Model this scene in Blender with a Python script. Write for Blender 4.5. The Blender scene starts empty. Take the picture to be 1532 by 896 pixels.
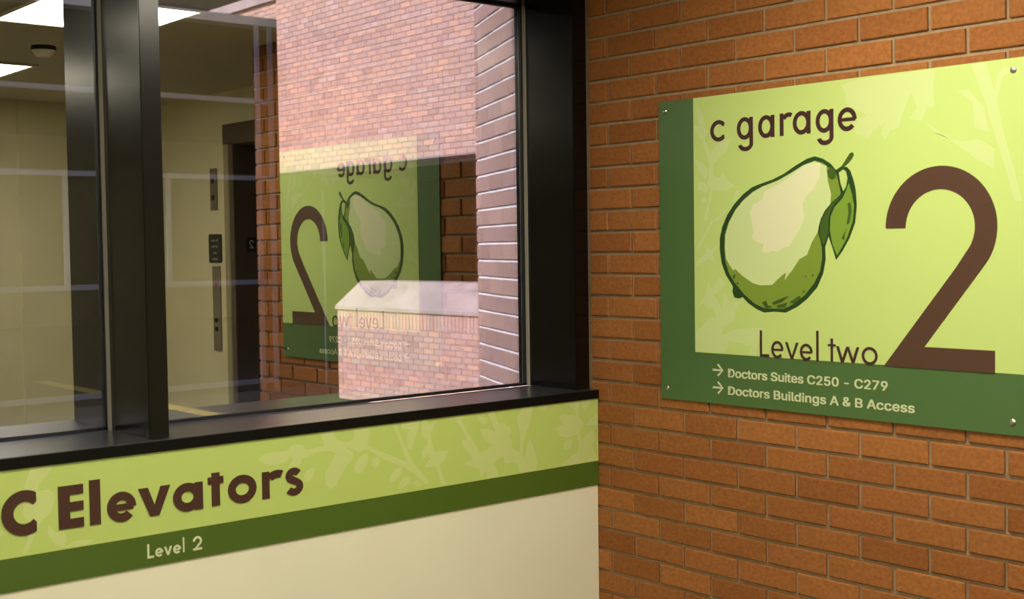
import bpy, bmesh, math, random, json
SKY_STRENGTH = 0.6
SUN_STRENGTH = 7.5
LAMP_STRENGTH = 27.0
GLASS_R = 0.38
from mathutils import Vector, Matrix
from mathutils.geometry import tessellate_polygon
random.seed(7)
Z = 0.8                      # height of the datum of my measurements above the lobby floor
PI = math.pi

# ------------------------------------------------------------------ camera
scene = bpy.context.scene
col = scene.collection
YAW, PITCH, ROLL = 0.7056, -0.0415, -0.0141
F = Vector((math.sin(YAW)*math.cos(PITCH), math.cos(YAW)*math.cos(PITCH), math.sin(PITCH)))
r0 = Vector((math.cos(YAW), -math.sin(YAW), 0)); u0 = r0.cross(F)
rt = r0*math.cos(ROLL)+u0*math.sin(ROLL); up = -r0*math.sin(ROLL)+u0*math.cos(ROLL)
cd = bpy.data.cameras.new('camera'); cam = bpy.data.objects.new('camera', cd); col.objects.link(cam)
M = Matrix((rt, up, -F)).transposed().to_4x4(); CAM = Vector((-2.8481, -2.924, 0.7516+Z))
M.translation = CAM; cam.matrix_world = M
cd.sensor_width = 36; cd.lens = 1912.6/1532*36; cd.clip_start = 0.05; cd.clip_end = 200
cd.dof.use_dof = True; cd.dof.focus_distance = 4.6; cd.dof.aperture_fstop = (cd.lens/1000)/0.007
scene.camera = cam

# ------------------------------------------------------------------ world, sun, exposure
vs = scene.view_settings
vs.view_transform = 'Standard'; vs.look = 'None'; vs.gamma = 1; vs.use_curve_mapping = False
vs.exposure = 0.0
world = bpy.data.worlds.new('world'); scene.world = world; world.use_nodes = True
nt = world.node_tree; bg = nt.nodes['Background']
sky = nt.nodes.new('ShaderNodeTexSky'); sky.sky_type = 'NISHITA'; sky.sun_disc = False
sky.sun_elevation = math.radians(38); sky.sun_rotation = math.radians(250)
nt.links.new(sky.outputs[0], bg.inputs[0]); bg.inputs[1].default_value = SKY_STRENGTH
sd = bpy.data.lights.new('sun', 'SUN'); sd.energy = SUN_STRENGTH; sd.angle = 0.009; sd.color = (1, .95, .88)
so = bpy.data.objects.new('sun', sd); col.objects.link(so); so.location = (-10, -3, 12)
so.rotation_euler = Vector((0.80, 0.02, -0.60)).to_track_quat('-Z', 'Y').to_euler()

# ------------------------------------------------------------------ materials
def lin(r, g, b):
    f = lambda c: c/12.92 if c <= .04045 else ((c+.055)/1.055)**2.4
    return (f(r/255), f(g/255), f(b/255), 1)
def mat(name, c, rough=.5, metal=0, noise=0, nscale=30, bump=0, bscale=200, spec=.5, emit=None, estr=0):
    m = bpy.data.materials.new(name); m.use_nodes = True
    n = m.node_tree.nodes; l = m.node_tree.links; b = n['Principled BSDF']
    b.inputs['Base Color'].default_value = c if len(c) == 4 else (*c, 1)
    b.inputs['Roughness'].default_value = rough; b.inputs['Metallic'].default_value = metal
    b.inputs['Specular IOR Level'].default_value = spec
    if emit: b.inputs['Emission Color'].default_value = (*emit, 1); b.inputs['Emission Strength'].default_value = estr
    if noise or bump: tc = n.new('ShaderNodeTexCoord')
    if noise:
        t = n.new('ShaderNodeTexNoise'); t.inputs['Scale'].default_value = nscale; t.inputs['Detail'].default_value = 6
        l.new(tc.outputs['Object'], t.inputs['Vector'])
        r = n.new('ShaderNodeMapRange'); r.inputs['From Min'].default_value = .3; r.inputs['From Max'].default_value = .7
        r.inputs['To Min'].default_value = 1-noise; r.inputs['To Max'].default_value = 1+noise
        l.new(t.outputs['Fac'], r.inputs['Value'])
        v = n.new('ShaderNodeVectorMath'); v.operation = 'SCALE'; v.inputs[0].default_value = (c[0], c[1], c[2])
        l.new(r.outputs[0], v.inputs['Scale']); l.new(v.outputs[0], b.inputs['Base Color'])
    if bump:
        t2 = n.new('ShaderNodeTexNoise'); t2.inputs['Scale'].default_value = bscale; t2.inputs['Detail'].default_value = 4
        l.new(tc.outputs['Object'], t2.inputs['Vector'])
        bp = n.new('ShaderNodeBump'); bp.inputs['Strength'].default_value = bump; bp.inputs['Distance'].default_value = .004
        l.new(t2.outputs['Fac'], bp.inputs['Height']); l.new(bp.outputs[0], b.inputs['Normal'])
    return m
def brick_mat(name, cols, speck=.18):
    m = bpy.data.materials.new(name); m.use_nodes = True
    n = m.node_tree.nodes; l = m.node_tree.links; b = n['Principled BSDF']; b.inputs['Roughness'].default_value = .8
    b.inputs['Specular IOR Level'].default_value = .3
    oi = n.new('ShaderNodeObjectInfo'); ge = n.new('ShaderNodeNewGeometry'); tc = n.new('ShaderNodeTexCoord')
    a = n.new('ShaderNodeMath'); a.operation = 'ADD'; l.new(oi.outputs['Random'], a.inputs[0]); l.new(ge.outputs['Random Per Island'], a.inputs[1])
    fr = n.new('ShaderNodeMath'); fr.operation = 'FRACT'; l.new(a.outputs[0], fr.inputs[0])
    cr = n.new('ShaderNodeValToRGB'); l.new(fr.outputs[0], cr.inputs[0])
    e = cr.color_ramp.elements; e[0].color = (*cols[0], 1); e[1].color = (*cols[-1], 1)
    for i, c in enumerate(cols[1:-1]): x = e.new((i+1)/(len(cols)-1)); x.color = (*c, 1)
    no = n.new('ShaderNodeTexNoise'); no.inputs['Scale'].default_value = 90; no.inputs['Detail'].default_value = 8
    ad = n.new('ShaderNodeVectorMath'); ad.operation = 'ADD'; l.new(tc.outputs['Object'], ad.inputs[0])
    cb = n.new('ShaderNodeCombineXYZ'); mu = n.new('ShaderNodeMath'); mu.operation = 'MULTIPLY'; mu.inputs[1].default_value = 37
    l.new(oi.outputs['Random'], mu.inputs[0]); l.new(mu.outputs[0], cb.inputs[0]); l.new(cb.outputs[0], ad.inputs[1])
    l.new(ad.outputs[0], no.inputs['Vector'])
    r = n.new('ShaderNodeMapRange'); r.inputs['From Min'].default_value = .3; r.inputs['From Max'].default_value = .7
    r.inputs['To Min'].default_value = 1-speck; r.inputs['To Max'].default_value = 1+speck; l.new(no.outputs['Fac'], r.inputs['Value'])
    v = n.new('ShaderNodeVectorMath'); v.operation = 'SCALE'; l.new(cr.outputs[0], v.inputs[0]); l.new(r.outputs[0], v.inputs['Scale'])
    l.new(v.outputs[0], b.inputs['Base Color'])
    no2 = n.new('ShaderNodeTexNoise'); no2.inputs['Scale'].default_value = 130; no2.inputs['Detail'].default_value = 6; l.new(ad.outputs[0], no2.inputs['Vector'])
    bp = n.new('ShaderNodeBump'); bp.inputs['Strength'].default_value = .5; bp.inputs['Distance'].default_value = .003
    l.new(no2.outputs['Fac'], bp.inputs['Height']); l.new(bp.outputs[0], b.inputs['Normal'])
    return m

M_brick = brick_mat('orange_brick', [(.26,.090,.020), (.33,.127,.032), (.29,.105,.025), (.37,.145,.036), (.30,.104,.026)])
M_mortar = mat('tan_mortar', (.34,.245,.145), .95, noise=.12, nscale=60, bump=.5, bscale=150)
M_xbrick = brick_mat('courtyard_brick', [(.47,.28,.23), (.62,.38,.30), (.54,.34,.29), (.70,.40,.29), (.50,.31,.27), (.64,.42,.36)], .12)
M_xmortar = mat('dark_mortar', (.30,.25,.27), .9, noise=.08, nscale=5)  # darker joints, for contrast with the courtyard bricks
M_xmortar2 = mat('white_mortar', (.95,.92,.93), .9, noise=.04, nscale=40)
M_cbrick = brick_mat('pier_brick', [(.44,.27,.22), (.53,.33,.27), (.48,.30,.26), (.58,.36,.29)], .1)
M_cap = mat('parapet_cap_stone', (.43,.33,.31), .8, noise=.2, nscale=3, bump=.5, bscale=12)
M_frame = mat('dark_bronze_frame', (.0045,.0035,.0032), .22, noise=.08, nscale=8, spec=.32)
M_sill = mat('sky_tinted_sill', (.38,.39,.48), .28, metal=1)  # pale bluish base carries the sky's reflection on the sill top
M_nose = mat('black_sill_edge', (.004,.004,.003), .5, spec=.15)  # the sill's own front, its darkness put into a separate black
M_gask = mat('glazing_seal', (.42,.40,.33), .35, metal=.3)
M_gask2 = mat('black_gasket', (.006,.006,.012), .5)
M_cream = mat('cream_painted_panel', (.80,.80,.63), .45, noise=.015, nscale=4)
M_beige = mat('beige_wall_paint', (.78,.72,.47), .7, noise=.03, nscale=4, bump=.1, bscale=120)
M_ceil = mat('ceiling_tile', (.58,.53,.41), .95, noise=.05, nscale=60, bump=.3, bscale=160)
M_floor = mat('grey_carpet', (.16,.14,.12), .95, noise=.2, nscale=200)
M_lgreen = mat('light_green_panel', (.48,.62,.17), .35)
M_lprint = mat('pale_green_print', (.55,.65,.25), .35)
M_dgreen = mat('dark_green_band', (.070,.130,.016), .35)
M_brown = mat('brown_lettering', (.060,.024,.016), .4)
M_sgreen = mat('garage_sign_light_green', (.53,.68,.215), .33)
M_sprint = mat('garage_sign_pale_print', (.58,.70,.30), .33)
M_sdark = mat('garage_sign_dark_green', (.072,.150,.045), .33)
M_two = mat('garage_sign_brown', (.085,.042,.026), .4)
M_plum = mat('garage_sign_plum_text', (.055,.020,.020), .4)
M_white = mat('pale_lettering', (.62,.68,.42), .4)
M_pear = {'outline': mat('pear_outline_green', (.020,.060,.012), .4), 'shade': mat('pear_shade_green', (.20,.30,.035), .4),
          'light': mat('pear_light_green', (.58,.70,.32), .4), 'high': mat('pear_highlight_cream', (.72,.74,.47), .4),
          'leaf': mat('leaf_green', (.19,.33,.035), .4), 'fold': mat('leaf_fold_green', (.055,.11,.015), .4)}
M_steel = mat('brushed_steel', (.55,.52,.46), .3, metal=1)
M_stainless = mat('stainless_plate', (.30,.27,.22), .4, metal=.7)
M_black = mat('black_plate', (.012,.012,.012), .4)
M_plate_text = mat('plate_text', (.55,.55,.5), .5)
M_doorframe = mat('bronze_door_frame', (.10,.075,.055), .45)
M_doorframe2 = mat('beige_door_jamb', (.36,.31,.18), .5)
M_door = mat('dark_elevator_door', (.035,.028,.022), .35, metal=.3)
M_red = mat('red_indicator', (.5,.02,.02), .4)
M_trim = mat('light_trim_metal', (.60,.56,.42), .4)
M_lamp = mat('fluorescent_diffuser', (.9,.9,.9), .5, emit=(1, .91, .74), estr=LAMP_STRENGTH)
M_smoke = mat('detector_plastic', (.85,.80,.62), .5)
M_dark = mat('garage_concrete_shade', (.014,.013,.013), .95, noise=.1, nscale=2, spec=.1)  # near-black colour stands in for the shade inside the deck
M_beam = mat('grey_concrete_beam', (.23,.23,.22), .9, noise=.08, nscale=4)
M_asph = mat('asphalt', (.016,.016,.017), .95, noise=.15, nscale=20, spec=.1)
M_rail = mat('galvanized_rail', (.075,.085,.105), .45, metal=.2)
M_yellow = mat('yellow_road_paint', (.26,.20,.02), .8)
M_roof = mat('soffit_grey', (.25,.24,.22), .9)
M_rubber = mat('black_body_paint', (.02,.02,.022), .3)

def glass_mat(name, tint, fac):
    m = bpy.data.materials.new(name); m.use_nodes = True; n = m.node_tree.nodes; l = m.node_tree.links
    n.remove(n['Principled BSDF']); out = n['Material Output']
    t = n.new('ShaderNodeBsdfTransparent'); t.inputs[0].default_value = (*tint, 1)
    g = n.new('ShaderNodeBsdfGlossy'); g.inputs['Roughness'].default_value = 0.0; g.inputs['Color'].default_value = (.97, .99, .95, 1)
    fr = n.new('ShaderNodeFresnel'); fr.inputs['IOR'].default_value = 1.5
    r = n.new('ShaderNodeMapRange'); r.inputs['From Min'].default_value = .04; r.inputs['To Min'].default_value = fac; l.new(fr.outputs[0], r.inputs['Value'])
    mx = n.new('ShaderNodeMixShader'); l.new(r.outputs[0], mx.inputs[0]); l.new(t.outputs[0], mx.inputs[1]); l.new(g.outputs[0], mx.inputs[2]); l.new(mx.outputs[0], out.inputs[0])
    return m
M_glass = glass_mat('reflective_tinted_glass', (.66,.65,.71), GLASS_R)     # coated face towards the lobby
M_glass_b = glass_mat('glass_outer_face', (.92,.92,.93), 0.045)

# ------------------------------------------------------------------ helpers
def link(name, me, m, parent=None, loc=(0, 0, 0)):
    o = bpy.data.objects.new(name, me); col.objects.link(o)
    if m and not me.materials: me.materials.append(m)
    if parent: o.parent = parent; o.location = Vector(loc)-parent.location if parent.type != 'X' else loc
    else: o.location = loc
    return o
def finish(name, bm, m, parent=None, label=None):
    """bmesh in world coordinates -> object whose origin is the bottom centre of its bounds"""
    bmesh.ops.recalc_face_normals(bm, faces=bm.faces)
    xs = [v.co for v in bm.verts]
    c = Vector(((min(v.x for v in xs)+max(v.x for v in xs))/2, (min(v.y for v in xs)+max(v.y for v in xs))/2, min(v.z for v in xs)))
    for v in bm.verts: v.co -= c
    me = bpy.data.meshes.new(name); bm.to_mesh(me); bm.free()
    base = parent
    o = bpy.data.objects.new(name, me); col.objects.link(o); me.materials.append(m)
    if parent:
        o.parent = parent; off = Vector((0, 0, 0)); q = parent
        while q: off += q.location; q = q.parent
        o.location = c-off
    else: o.location = c
    if label: o['label'] = label
    return o
def tag(o, label=None, cat=None, group=None, kind=None):
    if label: o['label'] = label
    if cat: o['category'] = cat
    if group: o['group'] = group
    if kind: o['kind'] = kind
    return o
def empty(name, loc):
    o = bpy.data.objects.new(name, None); col.objects.link(o); o.location = Vector((loc[0], loc[1], loc[2]+Z)); o.empty_display_size = .05
    return o
def add_box(bm, x0, x1, y0, y1, z0, z1, bev=0):
    r = bmesh.ops.create_cube(bm, size=1)
    for v in r['verts']:
        v.co = Vector(((x0+x1)/2+v.co.x*(x1-x0), (y0+y1)/2+v.co.y*(y1-y0), (z0+z1)/2+v.co.z*(z1-z0)+Z))
    if bev:
        es = list({e for v in r['verts'] for e in v.link_edges})
        bmesh.ops.bevel(bm, geom=es, offset=bev, segments=2, affect='EDGES')
def box(name, x0, x1, y0, y1, z0, z1, m, parent=None, label=None, bev=0):
    bm = bmesh.new(); add_box(bm, x0, x1, y0, y1, z0, z1, bev); return finish(name, bm, m, parent, label)
def add_prism(bm, poly, mp, o0, o1):
    """polygon in board coordinates -> solid between offsets o0 (back) and o1 (front); mp(u, z, off) gives the world point"""
    tri = tessellate_polygon([[Vector((a, b, 0)) for a, b in poly]])
    f = [bm.verts.new(mp(a, b, o1)) for a, b in poly]; k = [bm.verts.new(mp(a, b, o0)) for a, b in poly]
    for t in tri:
        try: bm.faces.new([f[i] for i in t])
        except ValueError: pass
    n = len(poly)
    for i in range(n):
        j = (i+1) % n; bm.faces.new((f[i], f[j], k[j], k[i]))
def prisms(name, polys, mp, o0, o1, m, parent, label=None):
    bm = bmesh.new()
    for i, p_ in enumerate(polys): add_prism(bm, p_, mp, o0, o1+i*.00006)
    return finish(name, bm, m, parent, label)
DEL = 0.0109; cs, sn = math.cos(DEL), math.sin(DEL)
def WB(s, z, off): return Vector((s*sn-off*cs, -s*cs-off*sn, z+Z))          # brick wall: s from the corner towards the viewer
def WA(x, z, off): return Vector((x, -off, z+Z))                              # window wall

# ---- geometric sans letters, each fitted to its measured box
def arc(cx, cz, rx, rz, a0, a1, n=28): return [(cx+rx*math.cos(math.radians(a0+(a1-a0)*i/n)), cz+rz*math.sin(math.radians(a0+(a1-a0)*i/n))) for i in range(n+1)]
def ring(cx, cz, rx, rz, t, a0, a1, n=32): return arc(cx, cz, rx, rz, a0, a1, n)+arc(cx, cz, rx-t, rz-t, a1, a0, n)
def rect(a, b, c, d): return [(a, c), (b, c), (b, d), (a, d)]
def stroke(pts, t):
    L, R = [], []
    for i, p_ in enumerate(pts):
        a = Vector(pts[max(i-1, 0)]); b = Vector(pts[min(i+1, len(pts)-1)]); d = (b-a).normalized(); n = Vector((-d.y, d.x))*t/2
        L.append((p_[0]+n.x, p_[1]+n.y)); R.append((p_[0]-n.x, p_[1]-n.y))
    return L+R[::-1]
def glyph(ch, x0, x1, z0, z1, t):
    w = x1-x0; h = z1-z0; cx = (x0+x1)/2; cz = (z0+z1)/2
    if ch in 'lI': return [rect(x0, x1, z0, z1)]
    if ch == 'E': return [rect(x0, x0+t, z0, z1)]+[rect(x0+t*.9, x1, a, a+t*.84) for a in (z0, cz-t*.42, z1-t*.84)]
    if ch == 'L': return [rect(x0, x0+t, z0, z1), rect(x0+t*.9, x1, z0, z0+t)]
    if ch == 'o': return [ring(cx, cz, w/2, h/2, t, 0, 180), ring(cx, cz, w/2, h/2, t, 180, 360)]
    if ch in 'Cc':
        R = h/2; c0 = x0+R*.98; ao = math.degrees(math.acos(min(1, max(-1, (x1-c0)/R))))
        return [arc(c0, cz, R, R, ao, 360-ao, 36)+[(x1, cz-.45*R)]+arc(c0, cz, R-t, R-t, 320, 40, 36)+[(x1, cz+.45*R)]]
    if ch in 'ag':
        bot = z0 if ch == 'a' else z1-w*1.12
        hh = z1-bot; rx = (w-t*.15)/2; c0 = x0+rx; c1 = (bot+z1)/2
        out = [ring(c0, c1, rx, hh/2, t, 0, 180), ring(c0, c1, rx, hh/2, t, 180, 360)]
        if ch == 'a': out.append(rect(x1-t, x1, bot+.02*hh, z1-.02*hh))
        else:
            rr = w/2*.92; zc = z0+rr*.78
            out += [rect(x1-t, x1, zc, z1-.02*hh), ring(x1-rr, zc, rr, rr*.78, t, 188, 360)]
        return out
    if ch == 'e':
        return [ring(cx, cz, w/2, h/2, t, -2, 180), ring(cx, cz, w/2, h/2, t, 180, 318), rect(x0+t*.5, x1-t*.35, cz-t*.42, cz+t*.34)]
    if ch == 'r': 
        return [rect(x0, x0+t, z0, z1-.02*h), ring(x0+t*.35+w*.72, z1-h*.43, w*.72, h*.43, t, 62, 150, 14)]
    if ch == 't': return [rect(cx-t/2, cx+t/2, z0, z1), rect(x0, x1, z0+h*.66, z0+h*.66+t*.85)]
    if ch == 'v': return [[(x0, z1), (x0+t*1.08, z1), (cx, z0+t*1.15), (x1-t*1.08, z1), (x1, z1), (cx+t*.52, z0), (cx-t*.52, z0)]]
    if ch == 'w':
        q = w/4; o = []
        for a, b, u, v in ((x0, x0+q+t*.15, z1, z0), (x0+q+t*.15, cx, z0, z1), (cx, x1-q-t*.15, z1, z0), (x1-q-t*.15, x1, z0, z1)):
            k = t*.55
            if u > v: o.append([(a-(0 if a == x0 else k), u), (a+(2*k if a == x0 else k), u), (b+k, v), (b-k, v)])
            else: o.append([(a-k, u), (a+k, u), (b+(0 if b == x1 else k), v), (b-(2*k if b == x1 else k), v)])
        return o
    if ch == 's':
        r = h/4+t*.12; pts = []
        rx = w/2-t/2
        pts = arc(cx, z1-t/2-(h/4-t*.25+.0), rx*.85, h/4-t*.25, 30, 200, 12)+arc(cx, z0+t/2+(h/4-t*.25), rx, h/4-t*.25, 60, -150, 16)
        return [stroke(pts, t*.95)]
    if ch == '2':
        R = w/2; c0 = (x0+x1)/2; c1 = z1-R
        a1 = -33
        pts = arc(c0, c1, R-t/2, R-t/2, 180, a1, 36)
        e0 = pts[-1]
        outer = arc(c0, c1, R, R, 180, a1, 36); inner = arc(c0, c1, R-t, R-t, a1, 180, 36)
        return [outer+[(x0+t*2.0, z0+t*.9), (x0, z0)]+[(x0-.00, z0)][:0]+inner, rect(x0, x1, z0, z0+t*.97)]
    return [rect(x0, x1, z0, z1)]

try:        # the plain grotesque that ships inside Blender itself; the built-in face serves if it is absent
    SANS = bpy.data.fonts.load(bpy.utils.system_resource('DATAFILES', path='fonts')+'/Inter.woff2')
except Exception:
    SANS = None
def text_mesh(name, body, mp, u0, u1, zb, cap, off0, off1, m, parent, bold=0.0):
    c = bpy.data.curves.new('t', 'FONT'); c.body = body
    if SANS: c.font = SANS
    c.resolution_u = 4; c.size = 1; c.extrude = .5
    t = bpy.data.objects.new('t', c); col.objects.link(t); dg = bpy.context.evaluated_depsgraph_get()
    me = bpy.data.meshes.new_from_object(t.evaluated_get(dg)); bpy.data.objects.remove(t)
    bm = bmesh.new(); bm.from_mesh(me)
    x0 = min(v.co.x for v in bm.verts); x1 = max(v.co.x for v in bm.verts)
    capu = .729
    for v in bm.verts: v.co = mp(u0+(v.co.x-x0)/(x1-x0)*(u1-u0), zb+v.co.y/capu*cap, off0 if v.co.z < 0 else off1)
    if bold:                                                     # a heavier weight: shifted copies, each a hair prouder
        src = bm.copy(); me2 = bpy.data.meshes.new('t'); src.to_mesh(me2); src.free(); d1 = mp(bold, 0, 0)-mp(0, 0, 0); dn = mp(0, 0, .00004)-mp(0, 0, 0); dz = Vector((0, 0, bold*.6))
        for i, s_ in enumerate((d1+dz, -d1+dz, d1-dz, -d1-dz, dz*0)):
            n0 = len(bm.verts); bm.from_mesh(me2); bm.verts.ensure_lookup_table()
            for v in bm.verts[n0:]: v.co += s_+dn*(i+1)
    return finish(name, bm, m, parent)

# ---- bricks
_bm_cache = {}
def brick_mesh(L, H, D, m, var=0):
    key = (round(L, 3), H, D, m.name, var)
    if key in _bm_cache: return _bm_cache[key]
    bm = bmesh.new(); c = .0022; rnd = random.Random(var)
    j = lambda a: a+rnd.uniform(-.0008, .0008)
    ring_ = lambda i, y: [bm.verts.new(v) for v in ((j(-L/2+i), y, j(-H/2+i)), (j(L/2-i), y, j(-H/2+i)), (j(L/2-i), y, j(H/2-i)), (j(-L/2+i), y, j(H/2-i)))]
    a = ring_(0, D); b = ring_(0, -.0025+c); d = ring_(c, -.0025-.0)
    for p_, q in ((a, b), (b, d)):
        for i in range(4): k = (i+1) % 4; bm.faces.new((p_[i], p_[k], q[k], q[i]))
    bm.faces.new(d); bmesh.ops.recalc_face_normals(bm, faces=bm.faces)
    me = bpy.data.meshes.new('brick'); bm.to_mesh(me); bm.free(); me.materials.append(m); _bm_cache[key] = me
    return me
def brick_field(parent, org, ang, u0, u1, z0, z1, zj, up0, m, L=.2032, H=.0677, J=.010, D=.03, limit=300, visible=None, skip=None, soldier=False, swap=0):
    """courses of running bond on the plane through org, running along ang from u0 to u1; front faces at local -y"""
    ux = Vector((math.cos(ang), math.sin(ang), 0)); items = []
    k0 = math.floor((z0-zj)/H)-1; k1 = math.ceil((z1-zj)/H)+1
    if soldier: k0, k1 = 0, 1
    for k in range(k0, k1):
        a, b = (zj+k*H, zj+(k+1)*H) if not soldier else (z0, z1)
        a, b = max(a, z0), min(b, z1)
        if b-a < .02: continue
        st = H if soldier else L
        ph = up0+(0 if soldier else ((k+swap) % 2)*L/2); n = math.floor((u0-ph)/st)
        u = ph+n*st
        while u < u1-.004:
            a_, b_ = max(u, u0), min(u+st, u1)
            if b_-a_ > .03 and not (skip and skip((a_+b_)/2, (a+b)/2)):
                c = Vector(org)+ux*((a_+b_)/2); items.append((c.x, c.y, (a+b)/2+Z, b_-a_-J, b-a-J))
            u += st
    def vis(it):
        d = Vector(it[:3])-CAM; zf = d.dot(F); 
        if zf < .2: return False
        return abs(d.dot(rt)/zf*1912.6) < 766+60 and abs(d.dot(up)/zf*1912.6) < 448+40 and (visible is None or visible(it))
    show = sorted([i for i in items if vis(i)], key=lambda i: (Vector(i[:3])-CAM).length)[:limit]
    ss = set(show); rest = [i for i in items if i not in ss]
    off = Vector((0, 0, 0)); q = parent
    while q: off += q.location; q = q.parent
    for n_, it in enumerate(show):
        o = bpy.data.objects.new('brick', brick_mesh(round(it[3], 3), round(it[4], 4), D, m, n_ % 5)); col.objects.link(o); o.parent = parent
        dp = random.uniform(-.0012, .0012)
        o.location = Vector(it[:3])-off+Vector((-math.sin(ang), math.cos(ang), 0))*dp; o.rotation_euler = (0, 0, ang)
    if rest:
        bm = bmesh.new()
        for it in rest:
            T = Matrix.Translation(it[:3]) @ Matrix.Rotation(ang, 4, 'Z')
            w, h = it[3]/2, it[4]/2
            vs_ = [bm.verts.new(T @ Vector(v)) for v in ((-w, D, -h), (w, D, -h), (w, D, h), (-w, D, h), (-w, -.0025, -h), (w, -.0025, -h), (w, -.0025, h), (-w, -.0025, h))]
            bm.faces.new((vs_[4], vs_[5], vs_[6], vs_[7]))
            for i in range(4): j = (i+1) % 4; bm.faces.new((vs_[i], vs_[4+i], vs_[4+j], vs_[j]))
        o = finish('brick_courses', bm, m, parent); o['kind'] = 'stuff'
    return len(show), len(rest)
def slab(name, org, ang, u0, u1, z0, z1, y0, y1, m, parent=None):
    """box in the local frame of a wall plane (y into the wall)"""
    bm = bmesh.new(); r = bmesh.ops.create_cube(bm, size=1)
    T = Matrix.Translation(Vector((org[0], org[1], Z))) @ Matrix.Rotation(ang, 4, 'Z')
    for v in r['verts']: v.co = T @ Vector(((u0+u1)/2+v.co.x*(u1-u0), (y0+y1)/2+v.co.y*(y1-y0), (z0+z1)/2+v.co.z*(z1-z0)))
    return finish(name, bm, m, parent)

# ================================================================== SETTING: the lobby
ZC = 1.657
def struct(o): o['kind'] = 'structure'; return o
struct(box('floor', -6, 2.6, -4.8, .27, -.9, -.8, M_floor))
struct(box('ceiling', -6, 2.6, -4.8, .33, ZC, ZC+.10, M_ceil))
# wall_right: brick wall with the garage sign, its end and the set-back elevator wall behind it
wr = struct(empty('wall_right', (0, -.8, -.8)))
angB = math.atan2(-cs, sn)
slab('mortar_bed', (0, 0), angB, -.30, 1.665, -.8, ZC, .0055, .60, M_mortar, wr)
brick_field(wr, (0, 0, 0), angB, -.031, 1.672, -.8, ZC, .1165, .1569-.1016*0, M_brick, swap=1, D=.02)
brick_field(wr, (0.02, -1.672, 0), 0, .0, .60, -.8, ZC, .1165, 0, M_brick, swap=0, limit=0)
# elevator wall (parallel to the brick wall, set back behind its end)
we = struct(empty('wall_elevator', (.72, -3.0, -.8)))
box('wall_panel', .68, .80, -4.3, -3.20, -.8, ZC, M_beige, we); box('wall_panel', .68, .80, -1.95, -1.6, -.8, ZC, M_beige, we)
box('wall_panel', .68, .80, -3.20, -1.95, 1.469, ZC, M_beige, we)
wb_ = struct(empty('wall_back', (-2, -4.4, -.8)))
box('wall_panel', -.14, .80, -4.32, -4.2, -.8, ZC, M_beige, wb_); box('wall_panel', -6, -.14, -4.33, -4.22, -.8, ZC, M_beige, wb_)
struct(box('wall_left', -6.1, -6, -4.55, .27, -.8, ZC, M_beige))
# wall under and over the window
wf = struct(empty('wall_front', (-3, .13, -.8)))
box('cream_panel', -6, -.0035, .0035, .24, -.8, .262, M_cream, wf)
box('header', -6, .003, .02, .267, 1.60, ZC, M_frame, wf); box('leak_block', -.06, .003, .03, .24, -.8, .262, M_gask2, wf)  # added dark block stops outside light leaking through the corner gap
box('wall_panel', -6, -4.35, .0, .27, .262, 1.6, M_beige, wf)

# ------------------------------------------------------------------ window_1
G = .267
w1 = struct(empty('window_1', (-2.2, .13, .26)))
bm = bmesh.new(); add_box(bm, -4.36, -.004, -.004, .25, .266, .2915, .002); finish('sill', bm, M_sill, w1)
bm = bmesh.new(); add_box(bm, -4.36, -.004, -.008, -.003, .264, .2905, .001); finish('sill_nosing', bm, M_nose, w1, 'black sill front edge')
bm = bmesh.new(); add_box(bm, -4.36, -.03, .0, .30, 1.537, 1.60, .002); finish('head_rail', bm, M_frame, w1)
for a, b in ((-1.506, -1.453), (-2.92, -2.862), (-4.36, -4.30)):
    bm = bmesh.new(); add_box(bm, a, b, .03, .31, .2915, 1.537, .002); finish('mullion', bm, M_frame, w1)
bm = bmesh.new(); add_box(bm, -.068, -.008, .03, .31, .2915, 1.60, .002); finish('jamb', bm, M_frame, w1)
box('jamb_filler', -.010, .003, .06, .33, .2915, 1.60, M_frame, w1)
panes = [(-1.453, -.068), (-2.862, -1.506), (-4.30, -2.92)]
for a, b in panes:
    p_ = empty('sash', ((a+b)/2, G, .2915)); p_.parent = w1; p_.location = p_.location-w1.location
    me_bm = bmesh.new(); add_box(me_bm, a+.003, b-.003, G, G+.006, .300, 1.530)
    g = finish('pane', me_bm, M_glass_b, p_)
    g.data.materials.append(M_glass); 
    for f in g.data.polygons:
        f.material_index = 1 if f.normal.y < -.5 else 0
    for n_, q in (('glazing_seal', [(a, a+.008, .2915, 1.537), (b-.008, b, .2915, 1.537)]), ):
        bm = bmesh.new()
        for x0, x1, z0, z1 in q: add_box(bm, x0, x1, G-.016, G-.002, z0, z1, .001)
        finish(n_, bm, M_gask, p_)
    bm = bmesh.new()
    for x0, x1, z0, z1 in ((a, b, .2915, .300), (a, b, 1.530, 1.537), (a+.008, a+.014, .2915, 1.537), (b-.014, b-.008, .2915, 1.537)): add_box(bm, x0, x1, G-.006, G+.012, z0, z1)
    finish('gasket', bm, M_gask2, p_)

# ================================================================== SETTING: outside
struct(box('ground', -20, 20, .33, 32, -1.30, -1.15, M_asph))
struct(box('roof', -8, 2.6, -4.8, .30, 2.0, 2.2, M_roof))
struct(box('trim_1', -6, .04, .27, .30, 1.60, 2.0, M_roof))
# splayed brick pier just outside the glass
wp = struct(empty('wall_pier', (.35, .8, -1.15)))
angP = math.atan2(-.613, -.283); LP = math.hypot(.401, .868)
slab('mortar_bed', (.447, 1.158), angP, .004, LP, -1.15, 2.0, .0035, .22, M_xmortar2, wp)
brick_field(wp, (.447, 1.158, 0), angP, .0, LP, -1.15, 2.0, .1165+.0677*.58, .0, M_cbrick, D=.02)
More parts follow.
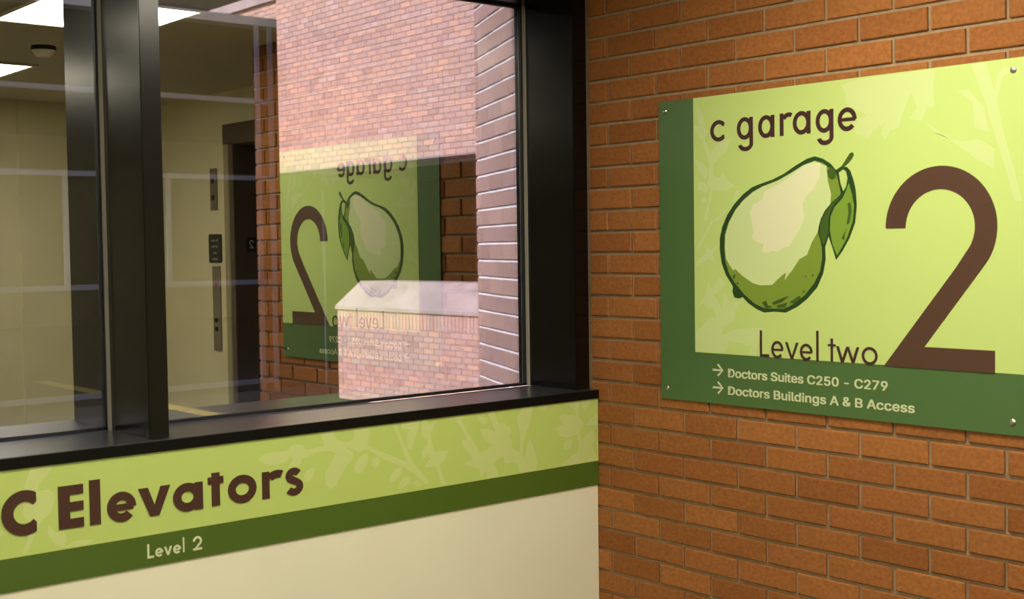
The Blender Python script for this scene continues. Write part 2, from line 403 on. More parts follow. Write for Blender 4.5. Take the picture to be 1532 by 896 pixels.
# courtyard wall: upper wall over the opening, parapet with sloped cap below it
wc = struct(empty('wall_courtyard', (6.4, 8.5, -1.15)))
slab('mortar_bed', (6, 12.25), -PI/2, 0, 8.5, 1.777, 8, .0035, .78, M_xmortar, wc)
n1 = brick_field(wc, (6, 12.25, 0), -PI/2, 0, 8.5, 1.79, 8, 1.79, 0, M_xbrick, D=.01, limit=250)
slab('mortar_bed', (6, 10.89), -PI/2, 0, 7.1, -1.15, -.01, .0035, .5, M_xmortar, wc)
wq = struct(empty('wall_parapet', (6.4, 8.5, -1.15)))
brick_field(wq, (6, 10.89, 0), -PI/2, 0, 7.1, -1.15, -.215, -.215, 0, M_xbrick, D=.01, limit=250)
brick_field(wq, (6, 10.89, 0), -PI/2, 0, 7.1, -.215, -.012, 0, 0, M_xbrick, D=.01, limit=60, soldier=True)
bm = bmesh.new()
pr = [(5.97, -.012), (5.97, .03), (6.365, .335), (6.8, .335), (6.8, -.012)]
a = [bm.verts.new((x, 10.90, z+Z)) for x, z in pr]; b = [bm.verts.new((x, 3.8, z+Z)) for x, z in pr]
bm.faces.new(a); bm.faces.new(b[::-1])
for i in range(5): j = (i+1) % 5; bm.faces.new((a[i], a[j], b[j], b[i]))
finish('sloped_cap', bm, M_cap, wq)
# brick upstand beyond, over the garage beam
wu = struct(empty('wall_upstand', (6.5, 16, 3.88)))
slab('mortar_bed', (6.3, 22), -PI/2, 0, 9.4, 3.9, 4.20, .0035, .3, M_xmortar, wu)
brick_field(wu, (6.3, 22, 0), -PI/2, 0, 9.4, 3.9, 4.2, 3.9, 0, M_xbrick, D=.01, limit=60)
box('coping', 6.24, 6.7, 12.55, 22, 4.20, 4.33, M_cap, wu)
# the parking deck seen dark behind
gd = struct(empty('wall_parking_deck', (0, 20, -1.15)))
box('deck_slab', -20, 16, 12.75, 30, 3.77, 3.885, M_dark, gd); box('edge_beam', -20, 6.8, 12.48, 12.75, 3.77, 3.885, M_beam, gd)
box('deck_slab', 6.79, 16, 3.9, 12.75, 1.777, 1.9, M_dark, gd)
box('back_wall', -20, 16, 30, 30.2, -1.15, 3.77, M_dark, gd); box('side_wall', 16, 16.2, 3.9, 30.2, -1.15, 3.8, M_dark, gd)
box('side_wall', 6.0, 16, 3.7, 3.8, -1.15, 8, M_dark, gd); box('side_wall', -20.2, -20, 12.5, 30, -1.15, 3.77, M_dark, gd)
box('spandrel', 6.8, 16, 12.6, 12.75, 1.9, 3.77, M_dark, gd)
box('sky_block', -20, 16, 24, 24.3, 3.885, 16, M_dark, gd); box('sky_block', 9, 9.2, 12.6, 24, 3.885, 16, M_dark, gd)  # dark sheets added so no sky shows above the deck

# steel grid across the deck opening
sg = empty('steel_railing', (-2, 12.5, -1.03))
tag(sg, 'pale grey steel rail grid across the dark parking deck opening outside', 'railing')
for z_ in (2.75, 1.72, .32, -1.03): box('rail', -14, 6.05, 12.46, 12.52, z_-.033, z_+.033, M_rail, sg, bev=.006)
for x_, a, b in ((3.15, .35, 1.69), (4.49, .35, 1.69), (1.8, .35, 1.69), (.45, .35, 1.69), (5.82, -1.15, 3.77), (6.02, -1.15, 3.77)): box('post', x_-.03, x_+.03, 12.47, 12.51, a, b, M_rail, sg)
po = box('steel_pole', 6.765, 6.79, 12.4, 12.425, -1.15, 1.55, M_rail)
tag(po, 'thin pale steel pole standing in the dark opening behind the brick parapet', 'pole')
yl = box('painted_line', 3.96, 4.16, 10.4, 16.0, -1.15, -1.144, M_yellow)
tag(yl, 'yellow painted line on the dark asphalt outside the window', 'road marking')

# artwork outlines in board coordinates (metres)
ART = json.loads('{"outline":[[0.9058,0.9411],[0.8889,0.959],[0.8645,0.9733],[0.8398,0.981],[0.8148,0.9763],[0.7767,0.9597],[0.738,0.9396],[0.6985,0.9256],[0.6517,0.9144],[0.628,0.9073],[0.597,0.8895],[0.5655,0.8632],[0.5392,0.8326],[0.5212,0.7997],[0.5116,0.7664],[0.5113,0.7329],[0.5181,0.6938],[0.5334,0.6604],[0.5586,0.6284],[0.5563,0.6134],[0.5632,0.5969],[0.5807,0.5945],[0.5932,0.5991],[0.6117,0.583],[0.6424,0.5663],[0.6693,0.5573],[0.7027,0.561],[0.7421,0.5594],[0.7809,0.5765],[0.8128,0.5984],[0.8456,0.6304],[0.8649,0.6681],[0.8725,0.7044],[0.8714,0.7381],[0.8881,0.7817],[0.8957,0.8535],[0.9248,0.8754],[0.9296,0.8803],[0.9201,0.9037],[0.9142,0.9345]],"flesh_shade":[[0.8979,0.938],[0.8645,0.963],[0.8398,0.9696],[0.8021,0.9598],[0.7638,0.942],[0.7183,0.923],[0.6652,0.9089],[0.6313,0.8952],[0.5969,0.8731],[0.5689,0.8472],[0.544,0.8114],[0.5302,0.7772],[0.5285,0.7383],[0.5317,0.6993],[0.5448,0.666],[0.5671,0.6368],[0.6016,0.6048],[0.6357,0.5814],[0.6694,0.5692],[0.7027,0.5691],[0.7356,0.5694],[0.7733,0.5853],[0.8053,0.6088],[0.8356,0.6407],[0.8545,0.6732],[0.862,0.7096],[0.8609,0.7356],[0.8512,0.7772],[0.8638,0.8184],[0.8884,0.8486],[0.9018,0.8558],[0.9212,0.8781],[0.9147,0.9039],[0.9082,0.9298]],"flesh_light":[[0.8398,0.9685],[0.8021,0.9588],[0.7638,0.9409],[0.7183,0.922],[0.6651,0.9078],[0.6313,0.8936],[0.5968,0.8709],[0.5688,0.8444],[0.5454,0.8091],[0.5323,0.7744],[0.5306,0.7383],[0.5339,0.7077],[0.5499,0.6855],[0.5604,0.6744],[0.5674,0.6783],[0.5951,0.6581],[0.6293,0.6392],[0.6564,0.633],[0.6965,0.6347],[0.7165,0.651],[0.731,0.6619],[0.744,0.6694],[0.7387,0.6486],[0.7622,0.6727],[0.788,0.7056],[0.8134,0.7176],[0.8293,0.7515],[0.8513,0.7824],[0.8576,0.8134],[0.8884,0.8512],[0.891,0.8793],[0.8814,0.9106],[0.8778,0.9365],[0.8767,0.953]],"highlight":[[0.6717,0.8935],[0.7378,0.9184],[0.783,0.9441],[0.8147,0.9617],[0.8583,0.9623],[0.8569,0.9272],[0.8394,0.897],[0.8143,0.8772],[0.8003,0.8568],[0.8064,0.8199],[0.7885,0.7836],[0.7562,0.7417],[0.7301,0.7356],[0.717,0.726],[0.7005,0.7288],[0.6772,0.7236],[0.6611,0.7291],[0.6707,0.7479],[0.6451,0.7547],[0.6275,0.7648],[0.6338,0.7864],[0.6206,0.8358],[0.631,0.8572],[0.6649,0.8722]],"stem":[[0.949,0.9823],[0.9573,0.9843],[0.9619,0.9774],[0.9548,0.9668],[0.9418,0.9544],[0.928,0.945],[0.9142,0.9361],[0.9046,0.9402],[0.9239,0.9503],[0.9382,0.9678]],"leaf_outline":[[0.9106,0.9388],[0.925,0.9477],[0.94,0.9469],[0.95,0.9377],[0.9594,0.9145],[0.9669,0.8864],[0.9703,0.8459],[0.9649,0.8005],[0.947,0.7603],[0.9272,0.7299],[0.906,0.7043],[0.897,0.7301],[0.885,0.7611],[0.882,0.7674],[0.8708,0.7344],[0.8634,0.7418],[0.8561,0.7615],[0.8488,0.7772],[0.8532,0.7979],[0.8588,0.8133],[0.8712,0.8347],[0.8945,0.8571],[0.923,0.8765],[0.938,0.8952],[0.9428,0.9178],[0.9381,0.9358],[0.9286,0.9404],[0.9154,0.9345]],"leaf":[[0.9277,0.8666],[0.9379,0.8851],[0.9463,0.905],[0.9557,0.8767],[0.9621,0.8461],[0.9584,0.8057],[0.9423,0.7654],[0.9242,0.736],[0.9091,0.7156],[0.8953,0.7456],[0.8875,0.7817],[0.8895,0.8177],[0.9018,0.843]],"leaf_fold":[[0.9187,0.8706],[0.8945,0.853],[0.8743,0.831],[0.8594,0.8056],[0.8549,0.7771],[0.8647,0.7459],[0.8708,0.7484],[0.882,0.7767],[0.8822,0.8127],[0.8933,0.8423]],"neck_spot":[[0.8797,0.9389],[0.8889,0.9513],[0.9022,0.9413],[0.9082,0.9298],[0.9057,0.9197],[0.8948,0.9151],[0.8839,0.9233]],"spot":[[[0.5589,0.6605],[0.5673,0.6634],[0.5686,0.654],[0.5602,0.6495]],[[0.5706,0.6396],[0.5797,0.6414],[0.5775,0.632]],[[0.8056,0.6614],[0.8119,0.6625],[0.8106,0.6551]],[[0.8289,0.6652],[0.8358,0.6648],[0.832,0.6574]],[[0.6962,0.5861],[0.7358,0.6005],[0.7553,0.6062],[0.7325,0.5897],[0.7028,0.5798]],[[0.6628,0.5854],[0.6763,0.5911],[0.6828,0.5777],[0.6994,0.5744],[0.6761,0.5694]],[[0.7552,0.5875],[0.7875,0.6068],[0.7938,0.6017],[0.7713,0.5853]],[[0.7127,0.5785],[0.7487,0.5874],[0.7421,0.5739],[0.7159,0.5716]],[[0.7971,0.6176],[0.8066,0.623],[0.804,0.614]],[[0.9426,0.8519],[0.9515,0.8541],[0.9555,0.8312],[0.9483,0.8009],[0.9394,0.796],[0.9455,0.8264]],[[0.9243,0.7606],[0.9334,0.7758],[0.9376,0.7859],[0.9315,0.7554]]],"floral_elevator":[[[-1.2268,0.2128],[-1.211,0.2227],[-1.1864,0.2261],[-1.1546,0.224],[-1.1368,0.2251],[-1.1311,0.2354],[-1.1148,0.2406],[-1.0932,0.2343],[-1.0808,0.2186],[-1.0568,0.2207],[-1.027,0.2269],[-1.0321,0.2468],[-1.041,0.2638],[-0.996,0.2649],[-0.9956,0.2493],[-0.9815,0.2364],[-0.9627,0.2279],[-0.9435,0.2274],[-0.9317,0.2359],[-0.9291,0.2667],[-0.8755,0.2662],[-0.8789,0.2368],[-0.8874,0.2113],[-0.8581,0.1947],[-0.8103,0.1742],[-0.7577,0.1494],[-0.7694,0.1778],[-0.781,0.2128],[-0.8035,0.2622],[-0.7922,0.2621],[-0.7687,0.2115],[-0.7528,0.1827],[-0.737,0.1469],[-0.7125,0.12],[-0.6827,0.0888],[-0.6831,0.0734],[-0.7006,0.0843],[-0.7294,0.1119],[-0.7622,0.133],[-0.8107,0.1558],[-0.8505,0.1755],[-0.8896,0.2016],[-0.9152,0.1947],[-0.9286,0.2028],[-0.9629,0.2181],[-0.9479,0.205],[-0.9346,0.1953],[-0.9368,0.1808],[-0.9565,0.1636],[-0.9763,0.1367],[-0.992,0.1128],[-1.0111,0.1056],[-1.0257,0.1237],[-1.0251,0.1494],[-1.0095,0.1733],[-0.9899,0.2017],[-1.0049,0.2083],[-1.0348,0.2117],[-1.0645,0.2072],[-1.0977,0.1968],[-1.1017,0.1814],[-1.1379,0.1795],[-1.123,0.1998],[-1.13,0.2085],[-1.1446,0.1961],[-1.1732,0.1907],[-1.2046,0.1971]],[[-1.0562,0.1694],[-1.0691,0.171],[-1.084,0.1633],[-1.0953,0.1456],[-1.0883,0.1351],[-1.0736,0.1364],[-1.0604,0.1507]],[[-0.8898,0.1917],[-0.9096,0.1842],[-0.9275,0.1666],[-0.9337,0.1477],[-0.9223,0.1357],[-0.9067,0.1393],[-0.8905,0.1588],[-0.8854,0.178]],[[-0.8585,0.1748],[-0.8705,0.1696],[-0.8741,0.1535],[-0.8632,0.1428],[-0.8511,0.1507],[-0.8475,0.1669]],[[-0.7703,0.1374],[-0.795,0.1337],[-0.8136,0.1176],[-0.8181,0.098],[-0.7998,0.099],[-0.779,0.1148]],[[-0.7441,0.107],[-0.7669,0.1065],[-0.7815,0.0949],[-0.788,0.0772],[-0.7675,0.0778],[-0.7465,0.0903]],[[-0.7404,0.0861],[-0.7215,0.0922],[-0.7008,0.0775],[-0.7177,0.0729]],[[-0.7717,0.263],[-0.7094,0.2636],[-0.7142,0.2396],[-0.7273,0.2103],[-0.7384,0.181],[-0.7528,0.186],[-0.7584,0.2104],[-0.7475,0.2396],[-0.7762,0.246]],[[-0.7027,0.265],[-0.6858,0.2647],[-0.6777,0.2461],[-0.6499,0.2536],[-0.6618,0.2341],[-0.6719,0.2197],[-0.6681,0.197],[-0.6581,0.1649],[-0.6366,0.1659],[-0.6063,0.1652],[-0.622,0.1399],[-0.6426,0.1269],[-0.6357,0.107],[-0.6192,0.0684],[-0.6365,0.069],[-0.6466,0.1014],[-0.6568,0.1251],[-0.6972,0.1243],[-0.6755,0.1498],[-0.6838,0.161],[-0.7052,0.1465],[-0.7046,0.1737],[-0.6832,0.1884],[-0.685,0.2057],[-0.7037,0.218]],[[-0.626,0.265],[-0.5493,0.2645],[-0.5586,0.2445],[-0.5371,0.2107],[-0.5087,0.1724],[-0.4912,0.1421],[-0.4405,0.1576],[-0.4767,0.183],[-0.492,0.2148],[-0.4579,0.2113],[-0.4328,0.2015],[-0.4527,0.2428],[-0.4615,0.2632],[-0.4385,0.2639],[-0.4161,0.2231],[-0.3928,0.2207],[-0.3697,0.2003],[-0.3772,0.1758],[-0.3657,0.1637],[-0.3683,0.1459],[-0.3378,0.126],[-0.3345,0.1784],[-0.3478,0.2307],[-0.3257,0.2649],[-0.2798,0.2661],[-0.2903,0.2213],[-0.3079,0.1865],[-0.323,0.148],[-0.3238,0.108],[-0.314,0.1178],[-0.3086,0.1464],[-0.2938,0.1631],[-0.2751,0.1243],[-0.2659,0.09],[-0.2703,0.0648],[-0.3389,0.0642],[-0.348,0.0927],[-0.3621,0.1016],[-0.3951,0.0984],[-0.404,0.1247],[-0.4415,0.1076],[-0.4235,0.0803],[-0.4238,0.0642],[-0.4676,0.0638],[-0.4694,0.0897],[-0.4881,0.0689],[-0.4966,0.0966],[-0.5501,0.1155],[-0.5185,0.1311],[-0.5535,0.1668],[-0.5619,0.1888],[-0.5398,0.1864],[-0.5612,0.2272],[-0.587,0.2542]],[[-0.5047,0.2585],[-0.4573,0.2415],[-0.4714,0.2251],[-0.4938,0.238]],[[-0.2603,0.2643],[-0.2209,0.2663],[-0.2262,0.2464],[-0.241,0.2452],[-0.2556,0.2529]],[[-0.1767,0.2213],[-0.1488,0.226],[-0.1029,0.216],[-0.1078,0.2353],[-0.1583,0.2643],[-0.0866,0.2666],[-0.0901,0.2128],[-0.067,0.1916],[-0.0857,0.1594],[-0.0784,0.132],[-0.0625,0.1493],[-0.0254,0.1644],[-0.0154,0.1289],[-0.0368,0.1159],[-0.0058,0.0644],[-0.1718,0.0645],[-0.1513,0.08],[-0.0997,0.1003],[-0.0915,0.1221],[-0.0987,0.157],[-0.1399,0.1501],[-0.1702,0.1608],[-0.1924,0.1856],[-0.1595,0.1934]],[[-0.0788,0.2667],[-0.0343,0.2665],[-0.0453,0.2389],[-0.0716,0.23]],[[-0.0077,0.2125],[-0.046,0.1971],[-0.0567,0.181],[-0.0082,0.178]],[[-0.1145,0.1398],[-0.14,0.1463],[-0.1581,0.1295],[-0.1558,0.1124],[-0.1303,0.1151]],[[-1.8079,0.2649],[-1.7554,0.2652],[-1.7708,0.2412],[-1.7888,0.2259],[-1.7952,0.2063],[-1.766,0.2067],[-1.7517,0.1915],[-1.7645,0.1549],[-1.7886,0.135],[-1.804,0.1051],[-1.8224,0.0686],[-1.8338,0.0685],[-1.8183,0.1074],[-1.8117,0.1355],[-1.8284,0.1555],[-1.8297,0.2081]],[[-1.7727,0.1281],[-1.7571,0.1065],[-1.7363,0.1062],[-1.7296,0.0814],[-1.7374,0.0692],[-1.758,0.0756],[-1.7748,0.1063]],[[-1.7374,0.0678],[-1.7071,0.0792],[-1.6645,0.0739],[-1.6832,0.0648]],[[-1.88,0.1316],[-1.869,0.1241],[-1.8805,0.1144]]],"floral_garage":[[[0.4287,1.1607],[0.4509,1.1241],[0.4589,1.089],[0.47,1.0752],[0.4558,1.0569],[0.4777,1.0102],[0.5001,1.0344],[0.5548,1.0518],[0.5383,1.0148],[0.4913,0.9836],[0.4882,0.9494],[0.5102,0.9397],[0.5241,0.9561],[0.5375,0.9341],[0.5671,0.9136],[0.5318,0.9024],[0.4878,0.9064],[0.4618,0.8183],[0.4506,0.8186],[0.4795,0.9068],[0.4685,0.9245],[0.4746,0.9802],[0.4446,1.0577],[0.4193,1.0791],[0.4195,1.0964],[0.4393,1.0905],[0.4255,1.1307]],[[0.4185,1.0009],[0.4495,0.986],[0.4689,0.9633],[0.4602,0.9378],[0.4323,0.9653]],[[0.4263,0.9308],[0.4546,0.9316],[0.4712,0.9114],[0.4598,0.8989],[0.4317,0.9088]],[[0.4513,0.8867],[0.4586,0.8838],[0.4613,0.8785],[0.4585,0.873],[0.4511,0.8711],[0.4438,0.8735],[0.441,0.8793],[0.4439,0.8844]],[[0.5857,0.9022],[0.5696,0.8987],[0.5587,0.8737],[0.5694,0.8733]],[[0.5477,0.8571],[0.487,0.8177],[0.5063,0.8173],[0.5395,0.8488]],[[0.4137,0.435],[0.4194,0.4911],[0.476,0.5413],[0.4943,0.5324],[0.4854,0.5655],[0.4638,0.5601],[0.4485,0.5789],[0.4202,0.5637],[0.4581,0.6031],[0.4646,0.6416],[0.4829,0.6179],[0.5077,0.6563],[0.5317,0.6376],[0.5073,0.6136],[0.4889,0.6037],[0.5189,0.5616],[0.5254,0.6091],[0.5492,0.5813],[0.5966,0.5918],[0.5669,0.563],[0.5606,0.5299],[0.5245,0.5144],[0.5121,0.4854],[0.5664,0.5066],[0.6424,0.5142],[0.6767,0.5109],[0.648,0.4913],[0.6419,0.4378],[0.6129,0.4385],[0.6247,0.4624],[0.5362,0.4723],[0.5421,0.4583],[0.5238,0.4385]],[[0.4533,0.7516],[0.4717,0.7347],[0.5085,0.7463],[0.4839,0.7227],[0.4959,0.6942],[0.4715,0.7085],[0.4214,0.6869],[0.4216,0.699],[0.4593,0.7229]],[[0.422,0.7423],[0.4536,0.7803],[0.4787,0.8179],[0.4909,0.8176],[0.4598,0.7754],[0.4313,0.7326]],[[0.9209,1.1636],[0.9784,1.1703],[1.0559,1.172],[1.1491,1.1724],[1.1942,1.1722],[1.1897,1.1155],[1.1942,1.0828],[1.1717,1.0808],[1.1581,1.0495],[1.1214,1.0566],[1.1445,1.0832],[1.1307,1.1213],[1.1122,1.0862],[1.0935,1.0383],[1.0699,1.0318],[1.0556,1.0079],[1.0413,1.0257],[1.0557,1.0538],[1.022,1.0355],[1.0025,1.0159],[0.9631,1.0358],[0.9731,1.069],[1.0027,1.075],[0.9333,1.1152],[0.9384,1.1361]],[[1.2901,1.1732],[1.3281,1.1738],[1.3573,1.0756],[1.3739,0.9968],[1.3985,0.918],[1.4189,0.8417],[1.4007,0.8423],[1.3781,0.9191],[1.3491,1.0064],[1.324,1.0865]],[[1.3979,1.1523],[1.3695,1.1324],[1.3532,1.0682],[1.3449,1.0768],[1.3572,1.1414],[1.3736,1.1589]],[[1.1717,1.0443],[1.2296,0.9995],[1.3031,0.9469],[1.3493,0.9207],[1.3492,0.9675],[1.3073,0.9939],[1.2645,0.989],[1.2208,1.0081],[1.1897,1.0185]],[[1.2558,1.1129],[1.2816,1.1142],[1.324,1.067],[1.3367,1.0074],[1.2987,1.0221],[1.2944,1.0815]]],"gap":[[0.925,0.9401],[0.9322,0.9397],[0.9381,0.9333],[0.9393,0.918],[0.9344,0.8979],[0.9296,0.8905],[0.9237,0.9035],[0.9202,0.924]]}')
# ================================================================== SIGN: garage level sign on the brick wall
S0, S1, T0, T1 = .279, 1.437, .287, 1.1765
BT = .4335; SL = .415
sg_ = empty('garage_sign', WB((S0+S1)/2, T0-Z, .012)); sg_.location.z = T0+Z
tag(sg_, 'large square green sign with pear picture reading c garage Level two 2, on brick wall', 'sign')
F0 = .004; F1 = .009
rp = lambda a, b, c, d: [(a, c), (b, c), (b, d), (a, d)]
prisms('backing_panel', [rp(S0, S1, T0, T1)], WB, F0, F1, M_sdark, sg_, 'dark green board with wide left and bottom borders')
prisms('light_panel', [rp(SL, S1-.0005, BT, T1-.0005)], WB, F1-.001, F1+.0008, M_sgreen, sg_, 'light yellow-green field')
o1 = F1+.0008
fl = [[(max(SL+.002, min(S1-.002, a)), max(BT+.001, min(T1-.002, b))) for a, b in q] for q in ART['floral_garage']]
for i, q in enumerate(fl): prisms('floral_sprig', [q], WB, o1-.0005, o1+.0001+i*.00003, M_sprint, sg_)
pear = prisms('pear_picture', [ART['outline']], WB, o1, o1+.0006, M_pear['outline'], sg_, 'printed green pear with dark outline')
prisms('pear_shade', [ART['flesh_shade']], WB, o1+.0006, o1+.0009, M_pear['shade'], pear, 'mid green shaded side')
prisms('pear_light', [ART['flesh_light']], WB, o1+.0009, o1+.0012, M_pear['light'], pear, 'pale green lit side')
prisms('pear_highlight', [ART['highlight']], WB, o1+.0012, o1+.0015, M_pear['high'], pear, 'cream highlight')
prisms('stem', [ART['stem']], WB, o1+.0006, o1+.0012, M_pear['fold'], pear)
prisms('leaf_outline', [ART['leaf_outline']], WB, o1+.0012, o1+.0016, M_pear['outline'], pear)
prisms('leaf', [ART['leaf']], WB, o1+.0016, o1+.0019, M_pear['leaf'], pear)
prisms('leaf_fold', [ART['leaf_fold'], ART['neck_spot']], WB, o1+.0016, o1+.0019, M_pear['fold'], pear)
prisms('pear_speckles', ART['spot'], WB, o1+.0019, o1+.0021, M_pear['fold'], pear)['kind'] = 'stuff'
# stalk loop between leaf and stem shows the sign through it
prisms('stalk_gap', [ART['gap']], WB, o1+.0019, o1+.0022, M_sgreen, pear)
for ch, a, b, c, d in (('c', .4803, .5309, 1.0436, 1.1049), ('g', .5769, .6330, 1.0100, 1.1053), ('a', .6518, .7071, 1.0416, 1.1044), ('r', .7258, .7611, 1.0435, 1.1054),
                       ('a', .7691, .8264, 1.0424, 1.1052), ('g', .8433, .8988, 1.0090, 1.1038), ('e', .9124, .9698, 1.0405, 1.1019)):
    prisms('letter', glyph(ch, a, b, c, d, .0118), WB, o1, o1+.0015, M_plum, sg_)
for ch, a, b, c, d in (('L', .6531, .6845, .434, .5071), ('e', .6925, .7330, .4322, .4800), ('v', .7396, .7840, .4332, .4785), ('e', .7887, .8297, .4312, .4770), ('l', .8420, .8492, .4315, .5135),
                       ('t', .8791, .9036, .4330, .4948), ('w', .9053, .9760, .4330, .4755), ('o', .9838, 1.0310, .4315, .4781)):
    prisms('letter', glyph(ch, a, b, c, d, .0072), WB, o1, o1+.0015, M_plum, sg_)
R_ = .1511; cx_, cz_ = 1.2066, .784; t_ = .0570
two = [arc(cx_, cz_, R_, R_, 180, -36, 44)+[(1.1634, .4862-.001), (1.1634, .4318), (1.0498, .4318)]+[(1.2518, .6856), (1.2772, .7216)]+arc(cx_, cz_, R_-t_, R_-t_, -36, 180, 40), rect(1.12, 1.3523, .4318, .4862)]
prisms('numeral', two, WB, o1, o1+.0015, M_two, sg_, 'tall brown numeral 2')
for zc in (.3855, .3345):
    t = .0055
    prisms('arrow', [rect(.481, .517, zc-t/2, zc+t/2), stroke([(.500, zc+.0165), (.5175, zc), (.500, zc-.0165)], t)], WB, F1, F1+.001, M_white, sg_)
text_mesh('text_line', 'Doctors Suites C250 - C279', WB, .5387, 1.0588, .3680, .0335, F1, F1+.001, M_white, sg_, .0009)
text_mesh('text_line', 'Doctors Buildings A & B Access', WB, .5383, 1.1362, .3175, .0335, F1, F1+.001, M_white, sg_, .0009)
for s_ in (.3035, 1.3968):
    for z_ in (.3188, 1.1478):
        bm = bmesh.new(); c = WB(s_, z_, F1); n = WB(0, 0, 1)-WB(0, 0, 0)
        r = bmesh.ops.create_uvsphere(bm, u_segments=16, v_segments=8, radius=.0085)
        q = n.to_track_quat('Z', 'Y').to_matrix().to_4x4()
        for v in r['verts']: v.co.z = max(v.co.z, -.001)*.6
        bmesh.ops.transform(bm, matrix=Matrix.Translation(c) @ q, verts=bm.verts); finish('screw_cap', bm, M_steel, sg_)
for s_ in (.3035, 1.3968):
    for z_ in (.3188, 1.1478):
        bm = bmesh.new(); add_prism(bm, arc(s_, z_, .008, .008, 0, 345, 15), WB, -.001, F0+.0005); finish('standoff', bm, M_steel, sg_)

# ================================================================== SIGN: elevators band under the window
eb = empty('elevator_sign', (-1.2, 0, -.0143)); tag(eb, 'long green sign band under the window reading C Elevators Level 2', 'sign')
XL = -2.7; XR = -.004
prisms('light_panel', [rp(XL, XR, .0625, .2655)], WA, -.0035, .0015, M_lgreen, eb, 'light green upper band')
prisms('dark_stripe', [rp(XL, XR, -.0143, .0625)], WA, -.0035, .0012, M_dgreen, eb, 'dark green lower stripe')
fl = [[(min(XR-.001, a), max(.0632, min(.2648, b))) for a, b in q] for q in ART['floral_elevator']]
for i, q in enumerate(fl): prisms('floral_sprig', [q], WA, .0010, .0016+i*.00003, M_lprint, eb)
for ch, a, b, c, d, t in (('C', -1.8763, -1.7988, .1095, .2135, .0265), ('E', -1.7474, -1.6885, .1100, .2105, .0265), ('l', -1.6734, -1.6476, .1095, .2160, .026), ('e', -1.6314, -1.5593, .1062, .1787, .0205),
                          ('v', -1.5529, -1.4709, .1086, .1795, .0225), ('a', -1.4632, -1.3839, .1065, .1778, .0215), ('t', -1.3692, -1.3270, .1095, .1935, .0215), ('o', -1.3138, -1.2335, .1061, .1787, .0205),
                          ('r', -1.2162, -1.1643, .1076, .1787, .0205), ('s', -1.1501, -1.0947, .1044, .1788, .0195)):
    prisms('letter', glyph(ch, a, b, c, d, t), WA, .0015, .0045, M_brown, eb)
for ch, a, b, c, d in (('L', -1.5335, -1.5165, .0062, .0415), ('e', -1.5130, -1.4925, .0062, .0278), ('v', -1.4900, -1.4690, .0066, .0278), ('e', -1.4660, -1.4455, .0062, .0278), ('l', -1.4405, -1.4362, .0062, .0435), ('2', -1.4130, -1.3888, .0058, .0405)):
    prisms('letter', glyph(ch, a, b, c, d, .0054), WA, .0012, .0024, M_white, eb)

# ================================================================== LOBBY THINGS seen reflected in the glass, and two added fill lights
def troffer(x0, x1, y0, y1, label):
    e = empty('ceiling_light', ((x0+x1)/2, (y0+y1)/2, ZC-.012)); tag(e, label, 'ceiling light')
    box('diffuser', x0+.025, x1-.025, y0+.025, y1-.025, ZC-.006, ZC+.0, M_lamp, e)
    bm = bmesh.new()
    for q in ((x0, x1, y0, y0+.025), (x0, x1, y1-.025, y1), (x0, x0+.025, y0+.025, y1-.025), (x1-.025, x1, y0+.025, y1-.025)): add_box(bm, *q, ZC-.012, ZC)
    finish('frame', bm, M_trim, e)
troffer(-1.17, -.56, -1.60, -.955, 'square ceiling light nearest the window, reflected at the top of the glass')
troffer(-1.17, -.56, -3.33, -2.70, 'square ceiling light nearer the elevator door, reflected at the left edge of the glass')
troffer(-2.97, -2.36, -1.60, -.955, 'added unseen ceiling light for fill, nearer the window wall')  # out of view, added to brighten the window wall
troffer(-2.97, -2.36, -3.33, -2.70, 'added unseen ceiling light for fill, nearer the back wall')  # out of view, added for more light in the lobby
def add_cyl(bm, x, y, z0, z1, r1, r2, n=24):
    r = bmesh.ops.create_cone(bm, cap_ends=True, segments=n, radius1=r1, radius2=r2, depth=z1-z0)
    for v in r['verts']: v.co += Vector((x, y, (z0+z1)/2+Z))
sm = empty('smoke_detector', (-.765, -2.09, ZC-.06)); tag(sm, 'round cream smoke detector on the ceiling between the square lights', 'smoke detector')
bm = bmesh.new(); add_cyl(bm, -.765, -2.09, ZC-.012, ZC, .062, .066); finish('base', bm, M_smoke, sm)
bm = bmesh.new(); add_cyl(bm, -.765, -2.09, ZC-.030, ZC-.012, .052, .052); finish('sensor_grille', bm, M_black, sm, 'dark slotted ring')
bm = bmesh.new(); add_cyl(bm, -.765, -2.09, ZC-.058, ZC-.030, .030, .050); finish('cap', bm, M_smoke, sm)

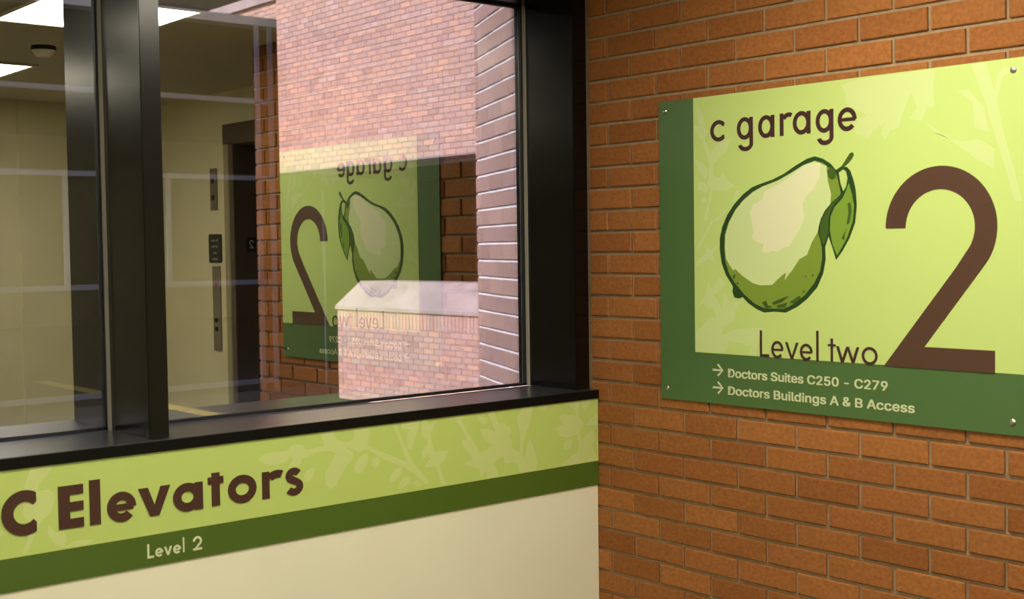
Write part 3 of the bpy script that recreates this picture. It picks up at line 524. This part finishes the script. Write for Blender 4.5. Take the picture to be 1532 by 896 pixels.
dr = struct(empty('door_1', (.8, -2.57, -.8)))
box('side_jamb', .665, .70, -3.20, -3.14, -.8, 1.469, M_doorframe2, dr, bev=.003)
box('side_jamb', .668, .93, -3.14, -3.09, -.8, 1.36, M_doorframe, dr, bev=.003)
box('side_jamb', .668, .93, -2.0, -1.95, -.8, 1.36, M_doorframe, dr)
box('head_frame', .663, .93, -3.20, -1.95, 1.352, 1.469, M_doorframe, dr, bev=.003)
for a, b in ((-3.09, -2.546), (-2.544, -2.0)): box('door_leaf', .90, .94, a, b, -.8, 1.352, M_door, dr)
def YX(yy): return lambda u, z, off: Vector((u, yy+off, z+Z))               # plate on the jamb face that looks along +y
fp = empty('floor_number_plate', (.772, -3.087, .744)); tag(fp, 'small black plate with numeral 2 on the elevator door jamb', 'plate')
prisms('plate', [rp(.742, .802, .742, .824)], YX(-3.09), 0, .004, M_black, fp)
prisms('numeral', glyph('2', .790-.030, .790, .762, .808, .006), lambda u, z, off: Vector((1.549-u, -3.09+off, z+Z)), .004, .006, M_plate_text, fp)
def EW(y, z, off): return Vector((.68-off, y, z+Z))
hl = empty('elevator_hall_lantern', (.675, -3.335, .983)); tag(hl, 'tall narrow metal elevator lantern plate on beige wall above the black notice', 'wall plate')
prisms('plate', [rp(-3.372, -3.300, .985, 1.228)], EW, 0, .012, M_stainless, hl)
for z_ in (1.155, 1.06): prisms('indicator', [arc(-3.336, z_, .016, .016, 0, 345, 15)], EW, .012, .018, M_black, hl)
pn = empty('braille_notice', (.675, -3.336, .677)); tag(pn, 'black rounded notice with four white text lines between the two metal wall plates', 'sign')
rr = .014; q = []
for cx1, cz1, a0 in ((-3.262-rr, .847-rr, 0), (-3.412+rr, .847-rr, 90), (-3.412+rr, .680+rr, 180), (-3.262-rr, .680+rr, 270)): q += arc(cx1, cz1, rr, rr, a0, a0+90, 5)
prisms('plate', [q], EW, 0, .008, M_black, pn)
# the wall is read from the room: left of the text is the +y... side nearest the door
mpn = lambda u, z, off: Vector((.68-off, -6.674-u, z+Z))
for i, s_ in enumerate(('In case', 'of fire', 'use', 'stairs')):
    w_ = .010*len(s_); text_mesh('text_line', s_, mpn, -3.337-w_/2-.005, -3.337+w_/2+.005, .805-i*.036, .018, .008, .009, M_plate_text, pn)
cp = empty('elevator_call_panel', (.675, -3.328, .168)); tag(cp, 'long narrow metal elevator call panel on beige wall below the black notice', 'call panel')
prisms('plate', [rp(-3.372, -3.284, .168, .661)], EW, 0, .010, M_stainless, cp)
prisms('indicator', [arc(-3.328, .555, .014, .014, 0, 345, 15)], EW, .010, .014, M_red, cp, 'red indicator')
prisms('button', [arc(-3.328, .345, .013, .013, 0, 345, 15)], EW, .010, .018, M_black, cp); prisms('button', [arc(-3.328, .295, .013, .013, 0, 345, 15)], EW, .010, .018, M_black, cp)
